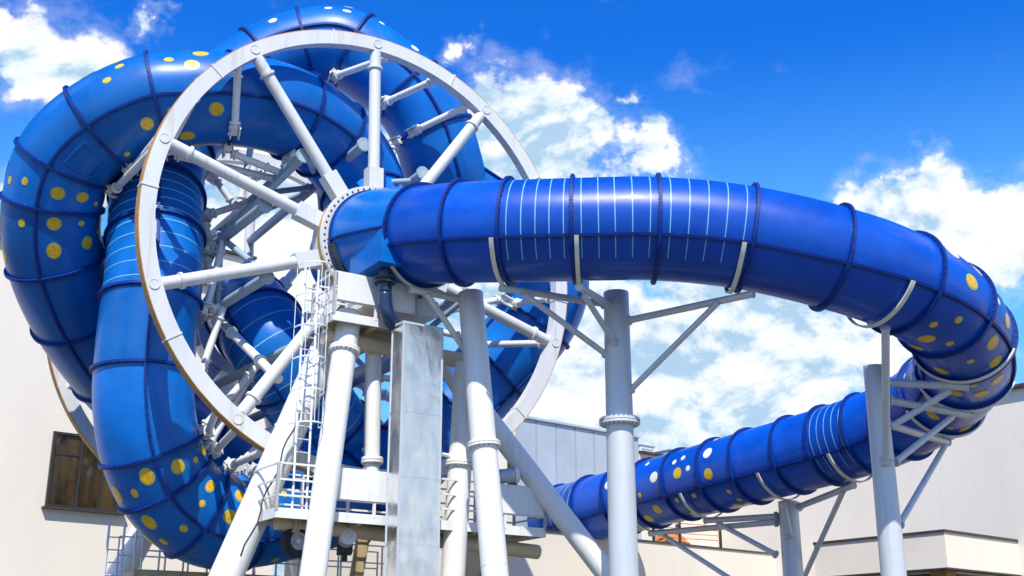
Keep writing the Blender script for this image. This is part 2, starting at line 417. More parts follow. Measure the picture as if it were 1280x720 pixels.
# tie bars between front and back spokes, with braces between them
TIE = 3.05
ties = []
for k, a in enumerate(SP):
    p0, p1 = polar(TIE, a + 4, -.27), polar(TIE, a, -DRUM)
    ties.append((p0, p1)); mb = MB()
    mb.pipe(p1, p0, .135, 16); mb.lathe(p0, N, [(0, .135), (0, .2), (.05, .2), (.05, .001)], 20); mb.bolts(p0 + N * .055, N, .168, 12, .03, 0, .02)
    mb.build('tie_bar', 'truss', wheel)
for k in range(10):
    a0, a1 = SP[k], SP[(k + 1) % 10]
    if k in (5, 6, 7): continue                # the striped tube passes here
    for j, (na, nb) in enumerate(((-.4, -3.6), (-3.6, -7.2))):
        mb = MB(); x, y = (a0, a1) if (k + j) % 2 else (a1, a0)
        mb.pipe(polar(TIE, x, na), polar(TIE, y, nb), .09, 10)
        mb.build('brace', 'truss', wheel)
    for n in (-3.6,):
        mb = MB(); p, q = polar(TIE, a0, n), polar(TIE, a1, n)
        mb.pipe(p, q, .085, 10); d = q - p
        for f in (.2, .8): mb.collar(p + d * f, d, .085, .05, 1.6)
        mb.build('strut', 'truss', wheel)

# --- looping tubes of the wheel
runA = Run([wf(0, .05, 0), wf(.05, -1.2, .1)] + pts((459, 276, 34.3), (455, 240, 35.0), (440, 206, 34.8), (412, 174, 34.2), (378, 149, 33.5), (340, 133, 32.9), (282, 124, 32.3), (229, 124, 31.9), (191, 127, 31.7), (125, 158, 31.5),
     (82, 200, 31.5), (66, 252, 31.7), (65, 300, 31.9), (76, 345, 32.3), (103, 402, 33.2), (147, 464, 34.6), (198, 518, 35.8), (250, 560, 36.8), (310, 600, 37.8), (380, 625, 38.4), (440, 625, 37.8), (455, 600, 36.6), (430, 565, 35.7), (392, 510, 34.9), (354, 455, 34.4), (331, 420, 34.7), (316, 396, 35.6), (308, 388, 37.0), (305, 392, 38.6), (305, 400, 40.4)), N.cross(Z), 1.95)
runA.cut_near([(455, 245), (412, 174), (368, 144), (282, 124), (198, 126), (122, 160), (80, 205), (66, 255), (71, 325), (97, 393), (142, 458), (190, 510)], 1.9)
runB = Run(pts((560, 235, 37.2), (553, 207, 37), (538, 160, 37), (512, 119, 37), (472, 85, 37), (428, 60, 37), (384, 62, 36.9), (340, 77, 36.7), (296, 106, 36.3), (240, 152, 35.5), (205, 200, 34.4), (196, 255, 33.0),
     (193, 340, 31.7), (183, 430, 30.9), (180, 500, 30.5), (190, 565, 30.5), (216, 615, 30.8), (262, 648, 31.3), (315, 650, 32.2), (368, 640, 33.2), (430, 622, 34.3), (490, 590, 35.2), (540, 542, 36.0), (592, 487, 36.7), (640, 438, 37.0), (676, 390, 37.2), (686, 345, 37.4), (660, 300, 37.7), (610, 270, 38.0), (572, 246, 37.5)), V((0, -1, .2)), 1.95)
runB.cut_near([(540, 164), (508, 115), (441, 66), (384, 62), (330, 82), (276, 122), (215, 180), (196, 249), (194, 300), (190, 379), (181, 465), (188, 560), (207, 603), (246, 641), (300, 650)], 1.9)
CUTS = (len(runA.cut), len(runB.cut))
print('sections', CUTS)
def info(run, nm):
    out = []
    for c in run.cut:
        r = run.p[c] - CAM; d = r.dot(FWD); out.append('(%d,%d)' % (640 + F * r.dot(RT) / d, 360 - F * r.dot(UP) / d))
    print(nm, ' '.join('%d%s' % (i, o) for i, o in enumerate(out)))
info(runA, 'A'); info(runB, 'B')
styA = ['plain'] * 40; styB = ['plain'] * 40
for k in (4, 5, 7, 8): styA[k] = 'dots'
styA[6] = 'panel'; styA[2] = 'plain'
nA = len(runA.cut)
for k in range(nA - 6, nA - 1): styA[k] = 'stripe'
for k in (1, 2, 3, 4): styB[k] = 'dotswu'
for k in (7, 8, 9): styB[k] = 'stripe'
for k in (12, 13, 14, 15): styB[k] = 'dots'
gA = runA.face(runA.cut[6]) + .15; gB = runB.face(runB.cut[10])
gC = runA.face(runA.cut[nA - 3])
runA.sections(wheel, styA, seams=lambda k: (gC, gC + math.pi) if k > nA - 7 else (gA, gA + math.pi), stripe_arc=(gC - 1.6, gC + 1.6), skip_first=True, panel=(min((gA - .52, gA + .52), key=lambda g: (runA.P(runA.cut[6] + 8, g, TR) - C0).length),), flange_h=.085)
runB.sections(wheel, styB, seams=(gB, gB + math.pi), stripe_arc=(gB - 1.5, gB + 1.5), flange_h=.085)
# brackets from the flanges to the nearest ring or tie bar
def near_struct(c):
    cand = []
    for n in (-.05, -DRUM):
        w = c - wf(0, n, 0); w = w - N * w.dot(N)
        if w.length > .1: cand.append(wf(0, n, 0) + w.normalized() * RAD)
    for p0, p1 in ties:
        d = p1 - p0; t = min(max((c - p0).dot(d) / d.length_squared, .02), .98); cand.append(p0 + d * t)
    return sorted(cand, key=lambda q: (q - c).length)
nb = 0
for run, rng in ((runA, range(3, len(runA.cut) - 7)), (runB, range(1, len(runB.cut) - 2))):
    for k in rng:
        i = run.cut[k]; c = run.p[i]; t = run.f[i][0]
        used = 0
        for q in near_struct(c):
            d = q - c; d = d - t * d.dot(t) * .55; dist = (q - c).length
            if dist < run.r + .25 or dist > 4.2 or used >= 2: continue
            dr = (q - c).normalized(); ax_in = wf(0, 0, 0) - c; ax_in = (ax_in - N * ax_in.dot(N)).normalized()
            dr = dr * .35 + ax_in * .65; dr = (dr - t * dr.dot(t)).normalized()
            s0 = c + dr * (run.r + .05)
            if used == 1 and ((q - c).normalized().dot(first) > .8): continue
            first = (q - c).normalized() if used == 0 else first
            used += 1; mb = MB(); ax = (q - s0).normalized(); L = (q - s0).length
            hd = c + dr * (run.r + .20)
            mb.box(c + dr * (run.r + .10), (t, dr, t.cross(dr)), (.16, .22, .30))
            for sgn in (-1, 1):
                mb.box(hd + t * (.11 * sgn), (t, dr, t.cross(dr)), (.025, .30, .36))
                for j in (-1, 1): mb.pipe(hd + t * (.16 * sgn) + t.cross(dr) * (.1 * j), hd + t * (.09 * sgn) + t.cross(dr) * (.1 * j), .035, 6)
            p0 = hd + (q - hd).normalized() * .10
            mb.pipe(p0, q, .10, 12); ax = (q - p0)
            mb.collar(p0 + ax.normalized() * .12, ax, .10, .06, 1.5)
            if ax.length > .9: mb.collar(q - ax.normalized() * .45, ax, .10, .05, 1.45)
            mb.build('bracket', 'white', wheel); nb += 1
p_, q_ = runA.P(runA.cut[-4], runA.face(runA.cut[-4]) + .9, TR + .12), polar(3.6, SP[6], -.05)
q_ = wp(348, 474, -.1); p_ = pt(268, 394, 33.9)
mb = MB(); mb.pipe(p_, q_, .12, 14); mb.collar(p_.lerp(q_, .3), q_ - p_, .12, .06, 1.4); mb.collar(p_.lerp(q_, .75), q_ - p_, .12, .06, 1.4)
mb.box(p_, ((q_ - p_), N, Z), (.16, .4, .4)); mb.build('bracket', 'white', wheel)

# ================================================================== static exit tube
ex = Run([wf(0, .45, -.02)] + pts((492, 300.5, 30.6), (512, 296.5, 29.9), (535, 293.5, 29.35), (565, 291.5, 28.9), (600, 290, 28.6), (640, 289, 28.35), (700, 287.5, 28.15), (760, 286, 28.05), (800, 285.5, 28), (865, 289, 27.95), (930, 297, 27.9), (985, 308, 27.85), (1040, 322, 27.85), (1100, 341, 28.1), (1160, 371, 28.8),
        (1196, 406, 29.9), (1207, 440, 31.3), (1196, 472, 33.0), (1160, 505, 34.6), (1110, 532, 36.0), (1060, 550, 37.1), (1000, 567, 38.5), (930, 586, 40.3), (870, 602, 42.0), (807, 619, 44.1), (727, 640, 46.8), (695, 649, 48.2), (672, 655, 49.2)), Z, 1.93, r=1.21, up_locked=True)
ex.cut_near([(531, 294), (578, 291), (640, 289), (719, 287), (822, 286), (930, 297), (1040, 322), (1130, 354), (1178, 386), (1204, 420), (1204, 455), (1176, 492), (1130, 523), (1085, 542), (1038, 556), (995, 568), (944, 582), (902, 594), (859, 605), (819, 616), (783, 626), (745, 636), (708, 646)], 1.9)
info(ex, 'E')
exit_tube = empty('slide_tube', ex.p[0], 'long blue enclosed slide tube sweeping from the wheel hub round to the grey hall', 'slide tube')
sE = ['plain'] * 40
for k in (3, 4, 5, 14, 22): sE[k] = 'stripe'
for k in (8, 9, 10, 11): sE[k] = 'dotsw'
for k in (17, 18, 19, 20): sE[k] = 'dotsw'
ex.sections(exit_tube, sE, seams=(R_(116), R_(-116)), stripe_arc=(-2.5, 2.5), skip_first=True, flange_h=.10, skin='royal')
# bell at the hub
mb = MB(); c0 = ex.cut[0]; Lb = ex.cut[1] - 1
prof = []
SEG = 64; rows = 22
for i in range(rows + 1):
    x = Lb * i / rows; f = i / rows; r = ex.r + .03 + .21 * (1 - f) ** 1.2
    for j in range(SEG): mb.v.append(ex.P(x, 2 * math.pi * j / SEG, r))
for i in range(rows):
    for j in range(SEG):
        l = (j + 1) % SEG; mb.face([i * SEG + j, i * SEG + l, (i + 1) * SEG + l, (i + 1) * SEG + j], 0, True)
bell = mb.build('bell_mouth', ['blue'], exit_tube)
mb = MB(); mb.lathe(ex.p[0] - N * .02, N, [(0, 1.30), (0, 1.50), (.08, 1.50), (.08, 1.40)], 72); mb.build('flange', 'blue_rib', bell)
for g in (R_(95), R_(-80)):
    mb = MB()
    def PP(x, g, dr): return ex.P(x, g, ex.r + .03 + .21 * (1 - x / Lb) ** 1.2 + dr)
    for i in range(rows):
        a, b = Lb * i / rows, Lb * (i + 1) / rows
        p, q = PP(a, g, .02), PP(b, g, .02); mb.bar(p, q, .05, .07, up=(p - ex.P(a, g, 0)))
    mb.build('seam_flange', 'blue_rib', bell)
mb = MB()   # flat outlet box the drain starts from
oc = wp(479, 313, 2.45)
mb.box(oc - N * .45, (U, N, Z), (.5, 1.7, .80)); mb.box(oc - N * .45 - Z * .42, (U, N, Z), (.60, 1.76, .05)); mb.build('outlet_box', 'blue', bell)
# seal ring gap
mb = MB(); mb.lathe(wf(0, .30, 0), N, [(0, 1.28), (.2, 1.28)], 64); mb.build('seal', 'rubber', exit_tube)
mb = MB(); mb.lathe(wf(0, .36, 0), N, [(0, 1.36), (0, 1.50), (.34, 1.50), (.34, 1.36)], 20, 0, closed=True, a0=R_(192), a1=R_(250), basis=(U, Z)); mb.build('seal_cover', 'dark', exit_tube)

# drain pipe below the bell
dtop = wp(482, 336, 2.4)
drain = empty('drain_pipe', dtop, 'dark navy drain pipe dropping from the blue bell to the steel duct', 'drain pipe')
pp = [dtop + Z * .35, dtop, wp(481, 362, 2.4), wp(482, 382, 2.4), wp(485, 394, 2.4), wp(493, 406, 2.3), wp(500, 417, 2.2)]
sp, _ = spline(pp, .06)
mb = MB(); k = int(len(sp) * .45); mb.sweep(sp[:k + 1], .17, 18); mb.build('pipe', 'navy_pipe', drain)
mb = MB(); mb.sweep(sp[k:], .175, 18); mb.build('elbow', 'navy_pipe', drain)
mb = MB(); mb.lathe(wp(481, 350, 2.4), Z, [(0, .17), (0, .26), (.06, .26), (.06, .17)], 24); mb.lathe(wp(481, 350, 2.4) - Z * .09, Z, [(0, .17), (0, .26), (.06, .26), (.06, .17)], 24); mb.bolts(wp(481, 350, 2.4), Z, .225, 14, .035, 0, .16)
mb.build('coupling', 'dark', drain)

# ================================================================== posts under the exit tube
def saddle(run, x, parent, a0=R_(116), a1=R_(244)):
    x = int(x); t, e, h = run.f[x]; mb = MB()
    mb.lathe(run.p[x] - t * .05, t, [(0, run.r + .095), (0, run.r + .135), (.10, run.r + .135), (.10, run.r + .095)], 30, 0, closed=True, a0=a0, a1=a1, basis=(e, h))
    mb.build('saddle', 'cream', parent)
    mb = MB(); low = run.p[x] - Z * (run.r + .2); mb.box(low, (t, t.cross(Z), Z), (.22, .22, .16)); return low
def at_px(run, px, lo=0, hi=None):
    best = None
    for i in range(lo, hi or len(run.p)):
        r = run.p[i] - CAM; x = 640 + F * r.dot(RT) / r.dot(FWD)
        if best is None or abs(x - px) < best[0]: best = (abs(x - px), i)
    return best[1]
half = at_px(ex, 1400)
def beam(parent, p, q, r, mat='galv', name='arm', cap=True):
    mb = MB(); mb.pipe(p, q, r, 14)
    d = (q - p).normalized()
    if cap:
        mb.lathe(q, d, [(-.02, r), (-.02, r * 1.2), (.02, r * 1.2), (.02, .001)], 14)
    mb.lathe(p, d, [(0, r * 1.05), (0, r * 1.6), (.05, r * 1.6), (.05, r)], 14)
    return mb.build(name, mat, parent)
def post(top, r0, r1, name, label, flz=None, mat='galv'):
    base = V((top.x, top.y, 0)); o = empty('support_post', base, label, 'support post', 'steel posts under the slide tube')
    mb = MB(); mb.pipe(top, base, r0, 32, r1=r1); mb.build('shaft', mat, o)
    if flz:
        mb = MB(); p = V((top.x, top.y, flz)); mb.lathe(p - Z * .07, Z, [(0, r1 * .9), (0, r1 + .13), (.055, r1 + .13), (.055, r1 * .95)], 36); mb.lathe(p + Z * .0, Z, [(0, r1 * .9), (0, r1 + .13), (.055, r1 + .13), (.055, r1 * .95)], 36)
        mb.bolts(p - Z * .01, Z, r1 + .07, 24, .045, 0, .2); mb.build('flange', mat, o)
    mb = MB(); mb.lathe(base, Z, [(0, r1 + .3), (.05, r1 + .3), (.05, r1)], 32); mb.bolts(base + Z * .06, Z, r1 + .2, 12, .06, 0, .08); mb.build('base_plate', mat, o)
    return o
def arms(o, pairs, r, mat='galv'):
    for p, q, n in pairs: beam(o, p, q, r if n == 'arm' else r * .85, mat, n, n == 'arm')
# first post
T1 = pt(770, 366, 29.6); P1 = post(T1, .31, .36, 'a', 'tall grey post with bolted mid flange nearest the white wheel frame', flz=on_plane(773, 527, T1, V((0, -1, 0))).z)
s630, s715, s930 = at_px(ex, 634, 0, 200), at_px(ex, 724, 0, 250), at_px(ex, 924, 0, 300)
lows = [saddle(ex, s, P1) for s in (s630, s715, s930)]
ax1 = lambda py: on_plane(770 + (py - 366) * .028, py, T1, V((0, -1, 0)))
arms(P1, [(ax1(402) + V((.26, -.1, 0)), lows[2] + V((.25, -.1, -.02)), 'arm'), (ax1(489) + V((.27, -.1, 0)), lows[2].lerp(ax1(402), .18) - Z * .08, 'brace'),
          (ax1(384) + V((-.2, -.2, 0)), lows[1], 'arm'), (ax1(432) + V((-.1, -.28, 0)), lows[1].lerp(ax1(384), .12) - Z * .14, 'brace'),
          (ax1(380) + V((-.28, 0, 0)), lows[0] + V((-.12, 0, 0)), 'arm'), (ax1(443) + V((-.28, 0, 0)), lows[0].lerp(ax1(380), .15) - Z * .08, 'brace')], .085)
# second post
T2 = pt(1092, 458, 30.6); P2 = post(T2, .26, .34, 'b', 'slender grey post under the far right tube bend with crossed pale arms')
ax2 = lambda py: on_plane(1092 + (py - 458) * .097, py, T2, V((0, -1, 0)))
i0, i1, i2, i3 = at_px(ex, 1098, 0, at_px(ex, 1208)), ex.cut[9], ex.cut[10], ex.cut[11]
l0 = saddle(ex, i0, P2)
tops = at_px(ex, 1208)
i1, i2, i3 = tops - 12, tops + 9, tops + 30
l1, l2, l3 = saddle(ex, i1, P2), saddle(ex, i2, P2), saddle(ex, i3, P2)
arms(P2, [(ax2(580) + V((-.02, -.32, 0)), l0 + Z * .05, 'arm'), (ax2(478) + V((.28, 0, 0)), l1 + Z * .02, 'arm'), (ax2(533) + V((.3, 0, 0)), l1.lerp(ax2(478), .2) - Z * .1, 'brace'),
          (ax2(500) + V((.28, 0, 0)), l2, 'arm'), (ax2(578) + V((.3, 0, 0)), l2.lerp(ax2(500), .2) - Z * .1, 'brace'),
          (ax2(528) + V((.25, .2, 0)), l3, 'arm'), (ax2(655) + V((.3, .15, 0)), l3.lerp(ax2(528), .05) - Z * .12, 'brace')], .095)
# third post
T3 = pt(985, 627, 39.4); P3 = post(T3, .32, .34, 'c', 'short thick grey post under the lower run of blue tube with dark arms')
ax3 = lambda py: on_plane(985, py, T3, V((0, -1, 0)))
end_ = len(ex.p)
j1, j2, j3, j4 = at_px(ex, 1062, tops, end_), at_px(ex, 975, tops, end_), at_px(ex, 880, tops, end_), at_px(ex, 812, tops, end_)
k1, k2, k3, k4 = [saddle(ex, j, P3) for j in (j1, j2, j3, j4)]
arms(P3, [(ax3(634) + V((.33, -.05, 0)), k1, 'arm'), (pt(1005, 722, 39.4), k1.lerp(ax3(634), .15) - Z * .08, 'brace'), (ax3(672) + V((-.02, -.38, 0)), k2 + Z * .02, 'arm'),
          (ax3(645) + V((-.34, .1, 0)), k3, 'arm'), (ax3(693) + V((-.36, .1, 0)), k3.lerp(ax3(645), .15) - Z * .1, 'brace'),
          (ax3(652) + V((-.34, .12, 0)), k4, 'arm'), (ax3(760) + V((-.36, .1, 0)), k4.lerp(ax3(652), .1) - Z * .1, 'brace')], .10)

# ================================================================== support frame of the wheel
frame_o = empty('leg_tower', V((C0.x, C0.y, 0)), 'white tubular leg tower carrying the hub of the wheel', 'support tower')
def to_ground(p, q): 
    d = q - p; return p + d * (p.z / (p.z - q.z))
def leg(p, q, r, parent=frame_o, mat='white', cols=(), name='leg', ground=True, seam=()):
    e = to_ground(p, q) if ground else q
    mb = MB(); mb.pipe(p, e, r, 28); d = e - p
    for c in cols:
        x = p + d * c
        mb.lathe(x - d.normalized() * .06, d, [(0, r * .9), (0, r + .085), (.05, r + .085), (.05, r)], 32); mb.lathe(x + d.normalized() * .005, d, [(0, r * .9), (0, r + .085), (.05, r + .085), (.05, r)], 32)
        mb.bolts(x, d, r + .045, 20, .035, 0, .17)
    for c in seam: mb.collar(p + d * c, d, r, .03, 1.02)
    return mb.build(name, mat, parent)
leg(pt(424, 398, 29.9), pt(283, 720, 26.6), .37, seam=(.25, .5))
leg(wp(437, 392, 1.45), wp(391, 720, 2.55), .29, cols=(.10,))
leg(pt(588, 367, 29.7), pt(619, 720, 27.0), .31, cols=(.36,), seam=(.2, .62))
leg(pt(583, 455, 30.2), pt(566, 720, 28.3), .29, cols=(.28,), mat='white')
leg(pt(596, 505, 30.6), pt(762, 722, 29.4), .27)
leg(pt(450, 420, 31), pt(440, 720, 29.4), .01, ground=False)if False else None
leg(wp(468, 436, 1.1), wp(465, 592, 1.1), .18, ground=False, cols=(.9,), name='column')
# back legs beyond the drum
leg(pt(300, 440, 40.5), pt(150, 720, 37.8), .42, name='leg'); leg(pt(330, 440, 41.0), pt(380, 720, 39.0), .38, name='leg')
# cross beams at the two platform levels, and the bearing blocks
leg(wp(404, 421, 1.3), wp(585, 452, 1.3), .2, ground=False, name='beam', mat='beam_shade')
leg(wp(345, 652, 1.3), wp(672, 690, 1.3), .18, ground=False, name='beam', cols=(.06,), mat='beam_shade')
mb = MB(); mb.pipe(wp(578, 572, 1.5), wp(520, 563, 2.2), .05, 10); mb.pipe(wp(578, 575, 1.5), wp(604, 563, 2.2), .05, 10); mb.build('tie_rod', 'white', frame_o)
mb = MB()
cyl = wf(0, 1.15, -1.95)
mb.box(cyl, (U, N, Z), (2.0, 1.2, .4)); mb.box(wf(-.8, 1.1, -1.5), (U, N, Z), (.25, .8, .5)); mb.box(wf(.8, 1.1, -1.5), (U, N, Z), (.25, .8, .5))
mb.build('bearing_block', 'white', frame_o)
# saddle and arm of the exit tube on the right leg
x0 = at_px(ex, 530, 0, 100); lo = saddle(ex, x0, frame_o)
beam(frame_o, pt(583, 376, 29.7), lo + V((-.3, .0, .02)), .085, 'cream'); beam(frame_o, pt(584, 442, 29.4), lo.lerp(pt(583, 376, 29.7), .1) - Z * .1, .075, 'cream', 'brace')

def cable(p, q, off, parent):
    mb = MB(); mb.sweep([p.lerp(q, i / 14) + off + RT * (.05 * math.sin(i * 1.3)) for i in range(15)], .022, 6); return mb.build('cable', 'dark', parent)
cable(pt(372, 520, 28.4), pt(300, 700, 26.4), V((.12, -.36, .05)), frame_o)
plank_p = wp(449, 712, -.6)
pk = empty('plank', plank_p, 'ochre wooden plank leaning below the lower platform', 'plank')
mb = MB(); mb.box(plank_p + Z * .3, (U, N, Z + U * .15), (.34, .09, 1.5)); mb.build('board', 'plate', pk)
mb = MB()
for h in (-.2, .7): mb.box(plank_p + Z * h + N * .07 + U * (.15 * (h - .3)), (U, N, Z), (.36, .04, .07))
mb.build('batten', 'plate', pk)
# stainless duct
DA = R_(36); du = V((math.cos(DA), math.sin(DA), 0)); dn = V((math.sin(DA), -math.cos(DA), 0))
dc = pt(505, 401, 28.2); ztop = dc.z
duct = empty('steel_duct', V((dc.x, dc.y, 0)), 'polished stainless steel box duct standing in front of the wheel', 'duct')
dw, dd = 1.08, .52
cen = dc + du * (dw / 2) - dn * (dd / 2)
mb = MB(); mb.box(V((cen.x, cen.y, ztop / 2)), (du, dn, Z), (dw, dd, ztop))
mb.build('sheet_casing', 'duct', duct)
mb = MB(); mb.box(V((cen.x, cen.y, ztop - .02)), (du, dn, Z), (dw + .03, dd + .03, .05))
for sx in (-1, 1):
    for sy in (-1, 1): mb.box(V((cen.x, cen.y, ztop / 2)) + du * (sx * dw / 2) + dn * (sy * dd / 2), (du, dn, Z), (.035, .035, ztop - .06))
mb.build('edge_trim', 'galv', duct)
for z_ in (1.5, 3.0, 4.5, 6.0, 7.5):
    mb = MB(); mb.box(V((cen.x, cen.y, z_)), (du, dn, Z), (dw + .022, dd + .022, .05)); mb.build('joint_band', 'duct', duct)

# ================================================================== platforms and ladders
def platform(name, label, u0, u1, n0, n1, zf, panels, rails_left=True, back=True, rail_h=1.05, joist=5):
    o = empty(name, wf((u0 + u1) / 2, (n0 + n1) / 2, zf), label, 'platform')
    w = u1 - u0; dp = n1 - n0; cn = (n0 + n1) / 2; cu = (u0 + u1) / 2
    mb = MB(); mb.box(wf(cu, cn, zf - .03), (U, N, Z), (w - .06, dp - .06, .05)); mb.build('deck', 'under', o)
    mb = MB()
    for n in (n0, n1): mb.box(wf(cu, n, zf - .04), (U, N, Z), (w + .04, .04, .22))
    for u in (u0, u1): mb.box(wf(u, cn, zf - .04), (U, N, Z), (.04, dp - .05, .218))
    mb.build('fascia', 'white', o)
    k = max(2, round(w / .95))
    for i in range(1, k):
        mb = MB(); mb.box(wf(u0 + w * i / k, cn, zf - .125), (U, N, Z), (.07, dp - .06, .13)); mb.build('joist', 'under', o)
    runs = [(wf(u0, n1, zf), wf(u1, n1, zf)), (wf(u0, n0, zf), wf(u0, n1, zf)), (wf(u1, n0, zf), wf(u1, n1, zf))]
    if back: runs.append((wf(u0, n0, zf), wf(u1, n0, zf)))
    for p, q in runs:
        mb = MB(); L = (q - p).length; m = max(1, round(L / 1.15))
        for i in range(m + 1):
            x = p.lerp(q, i / m); mb.box(x + Z * (rail_h / 2), (U, N, Z), (.06, .06, rail_h))
        for h in (rail_h, rail_h * .66, rail_h * .33): mb.bar(p + Z * h, q + Z * h, .042, .042)
        mb.build('railing', 'white', o)
    for a, b in panels:
        mb = MB(); mb.box(wf((a + b) / 2, n1 + .045, zf + .70), (U, N, Z), (b - a, .02, .68)); 
        for q in range(1, int((b - a) / .3)): mb.box(wf(a + .3 * q, n1 + .05, zf + .70), (U, N, Z), (.012, .02, .66))
        mb.build('sheet_panel', 'white', o)
    return o
def uz(px, py, n): p = wp(px, py, n); w = p - C0; return w.dot(U), w.dot(Z)
ua, zf1 = uz(417, 392, 2.0); ub, _ = uz(519, 412, 2.0)
platform('service_platform', 'upper white railed platform below the wheel hub at the head of the caged ladder', ua, ub, .75, 2.0, zf1, [(ua + .05, ub - .05)])
uc, zf2 = uz(436, 645, 2.0); ud, _ = uz(681, 668, 2.0); ue, _ = uz(345, 640, 2.0)
ug, _ = uz(412, 600, 2.0); uh, _ = uz(622, 620, 2.0); ui, _ = uz(560, 620, 2.0)
platform('service_platform', 'long lower white railed platform running behind the steel duct under the ring', ue, ud, .6, 2.0, zf2, [(ug, ug + 2.3), (uh, ud - .05)])
# caged ladder
lu, lz1 = uz(400, 330, 2.15); _, lz0 = uz(400, 648, 2.15)
lad = empty('caged_ladder', wf(lu, 2.15, lz0), 'white vertical ladder with hoop cage left of the hub platform', 'ladder')
for s in (-.17, .17):
    mb = MB(); mb.bar(wf(lu + s, 1.72, lz0), wf(lu + s, 1.72, lz1), .06, .045); mb.build('stringer', 'white', lad)
k = int((lz1 - lz0) / .3)
for i in range(1, k):
    mb = MB(); z = lz0 + i * .3; mb.pipe(wf(lu - .17, 1.72, z), wf(lu + .17, 1.72, z), .017, 6); mb.build('rung', 'galv', lad)
for i in range(6):
    z = lz0 + 2.1 + (lz1 - lz0 - 2.1) * i / 5; mb = MB(); pts_ = []
    for j in range(17):
        g = math.pi * 1.12 * (j / 16 - .5) ; pts_.append(wf(lu - .02 + .37 * math.sin(g), 1.74 + .62 * max(0, math.cos(g)) ** .8, z))
    for p, q in zip(pts_, pts_[1:]): mb.bar(p, q, .014, .035)
    mb.build('hoop', 'white', lad)
for j in range(5):
    g = math.pi * (j / 4 - .5); mb = MB(); a = wf(lu - .02 + .36 * math.sin(g), 1.74 + .60 * max(0, math.cos(g)) ** .8, 0)
    mb.bar(a + Z * (lz0 + 2.1), a + Z * lz1, .024, .014); mb.build('cage_strip', 'white', lad)
# drive wheels
def drive(p, label, r=.36):
    o = empty('drive_wheel', p, label, 'drive wheel')
    mb = MB(); mb.lathe(p - N * .13, N, [(0, r * .55), (0, r * .88), (.04, r), (.22, r), (.26, r * .88), (.26, r * .55)], 36); mb.build('tyre', 'rubber', o)
    mb = MB(); mb.lathe(p - N * .09, N, [(0, r * .56), (.2, r * .56), (.17, r * .46), (.1, r * .4), (.1, r * .2), (.2, r * .16), (.2, .001)], 28); mb.bolts(p + N * .03, N, r * .3, 6, .03, 0, .04); mb.build('rim', 'galv', o)
    mb = MB(); mb.box(p + Z * .3 - N * .22, (U, N, Z), (.24, .08, .7)); mb.pipe(p - N * .3, p - N * .1, .05, 10); mb.build('hanger', 'white', o)
    return o
drive(wp(371, 677, 1.3), 'black tyred drive wheel hanging under the left end of lower platform')
def gear_motor(p, d, label):
    o = empty('gear_motor', p, label, 'motor')
    mb = MB(); mb.pipe(p, p + d * .42, .16, 20)
    for i in range(7): mb.collar(p + d * (.08 + .045 * i), d, .16, .018, 1.14)
    mb.build('motor', 'galv', o)
    mb = MB(); mb.lathe(p + d * .42, d, [(0, .19), (.1, .19), (.12, .15), (.12, .09), (.08, .09), (.08, .001)], 20); mb.build('end_cover', 'white', o)
    mb = MB(); mb.box(p - d * .12 - Z * .06, (d, d.cross(Z), Z), (.3, .34, .44)); mb.pipe(p - d * .1 - Z * .2, p - d * .1 - Z * .45, .07, 12); mb.build('gearbox', 'dark', o)
    return o
gear_motor(wp(622, 596, 1.9), (U * .9 + N * .35 + Z * .12).normalized(), 'small pale gear motor poking out beside the right white leg')
gear_motor(wp(432, 676, 1.0), (U * -.3 + N * .9 + Z * .1).normalized(), 'dark gear motor hung below the lower platform')

# rear catwalk and rear ladder
uj, zf3 = uz(165, 712, -5.5); uk, _ = uz(500, 712, -5.5)
cw = empty('rear_catwalk', wf((uj + uk) / 2, -6, zf3), 'ochre shaded catwalk with thin railing below the wheel drum', 'catwalk')
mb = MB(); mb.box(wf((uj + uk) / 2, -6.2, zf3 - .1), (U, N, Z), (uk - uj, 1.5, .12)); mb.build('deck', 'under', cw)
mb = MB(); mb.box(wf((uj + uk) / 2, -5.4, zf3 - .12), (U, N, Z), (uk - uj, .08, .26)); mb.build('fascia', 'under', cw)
for n in (-5.4, -7.0):
    mb = MB(); L = uk - uj; k = 12
    for i in range(k + 1): mb.box(wf(uj + L * i / k, n, zf3 + .5), (U, N, Z), (.045, .045, 1.0))
    for h in (.5, 1.0): mb.bar(wf(uj, n, zf3 + h), wf(uk, n, zf3 + h), .04, .04)
    mb.build('railing', 'white', cw)
for i in range(1, 9):
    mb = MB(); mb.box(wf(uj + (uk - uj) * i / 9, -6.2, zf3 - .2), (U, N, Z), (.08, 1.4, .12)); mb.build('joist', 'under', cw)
for u in (uj + .5, (uj + uk) / 2, uk - .5):
    mb = MB(); q = wf(u, -6.2, 0); mb.pipe(V((q.x, q.y, C0.z + zf3 - .18)), V((q.x, q.y, 0)), .14, 14); mb.build('leg', 'white', cw)
ru, rz = uz(147, 652, -5.2)
rl = empty('access_ladder', V((wf(ru, -5.2, 0).x, wf(ru, -5.2, 0).y, 0)), 'small dark ladder beside the rear white leg by the beige wall', 'ladder')
g0 = wf(ru, -5.2, 0); hz = C0.z + rz
for s in (-.2, .2):
    mb = MB(); p = g0 + U * s; mb.bar(V((p.x, p.y, 0)), V((p.x, p.y, hz)), .05, .05); mb.build('stringer', 'galv', rl)
for i in range(1, int(hz / .32)):
    mb = MB(); p, q = g0 - U * .2, g0 + U * .2; mb.pipe(V((p.x, p.y, i * .32)), V((q.x, q.y, i * .32)), .018, 6); mb.build('rung', 'galv', rl)

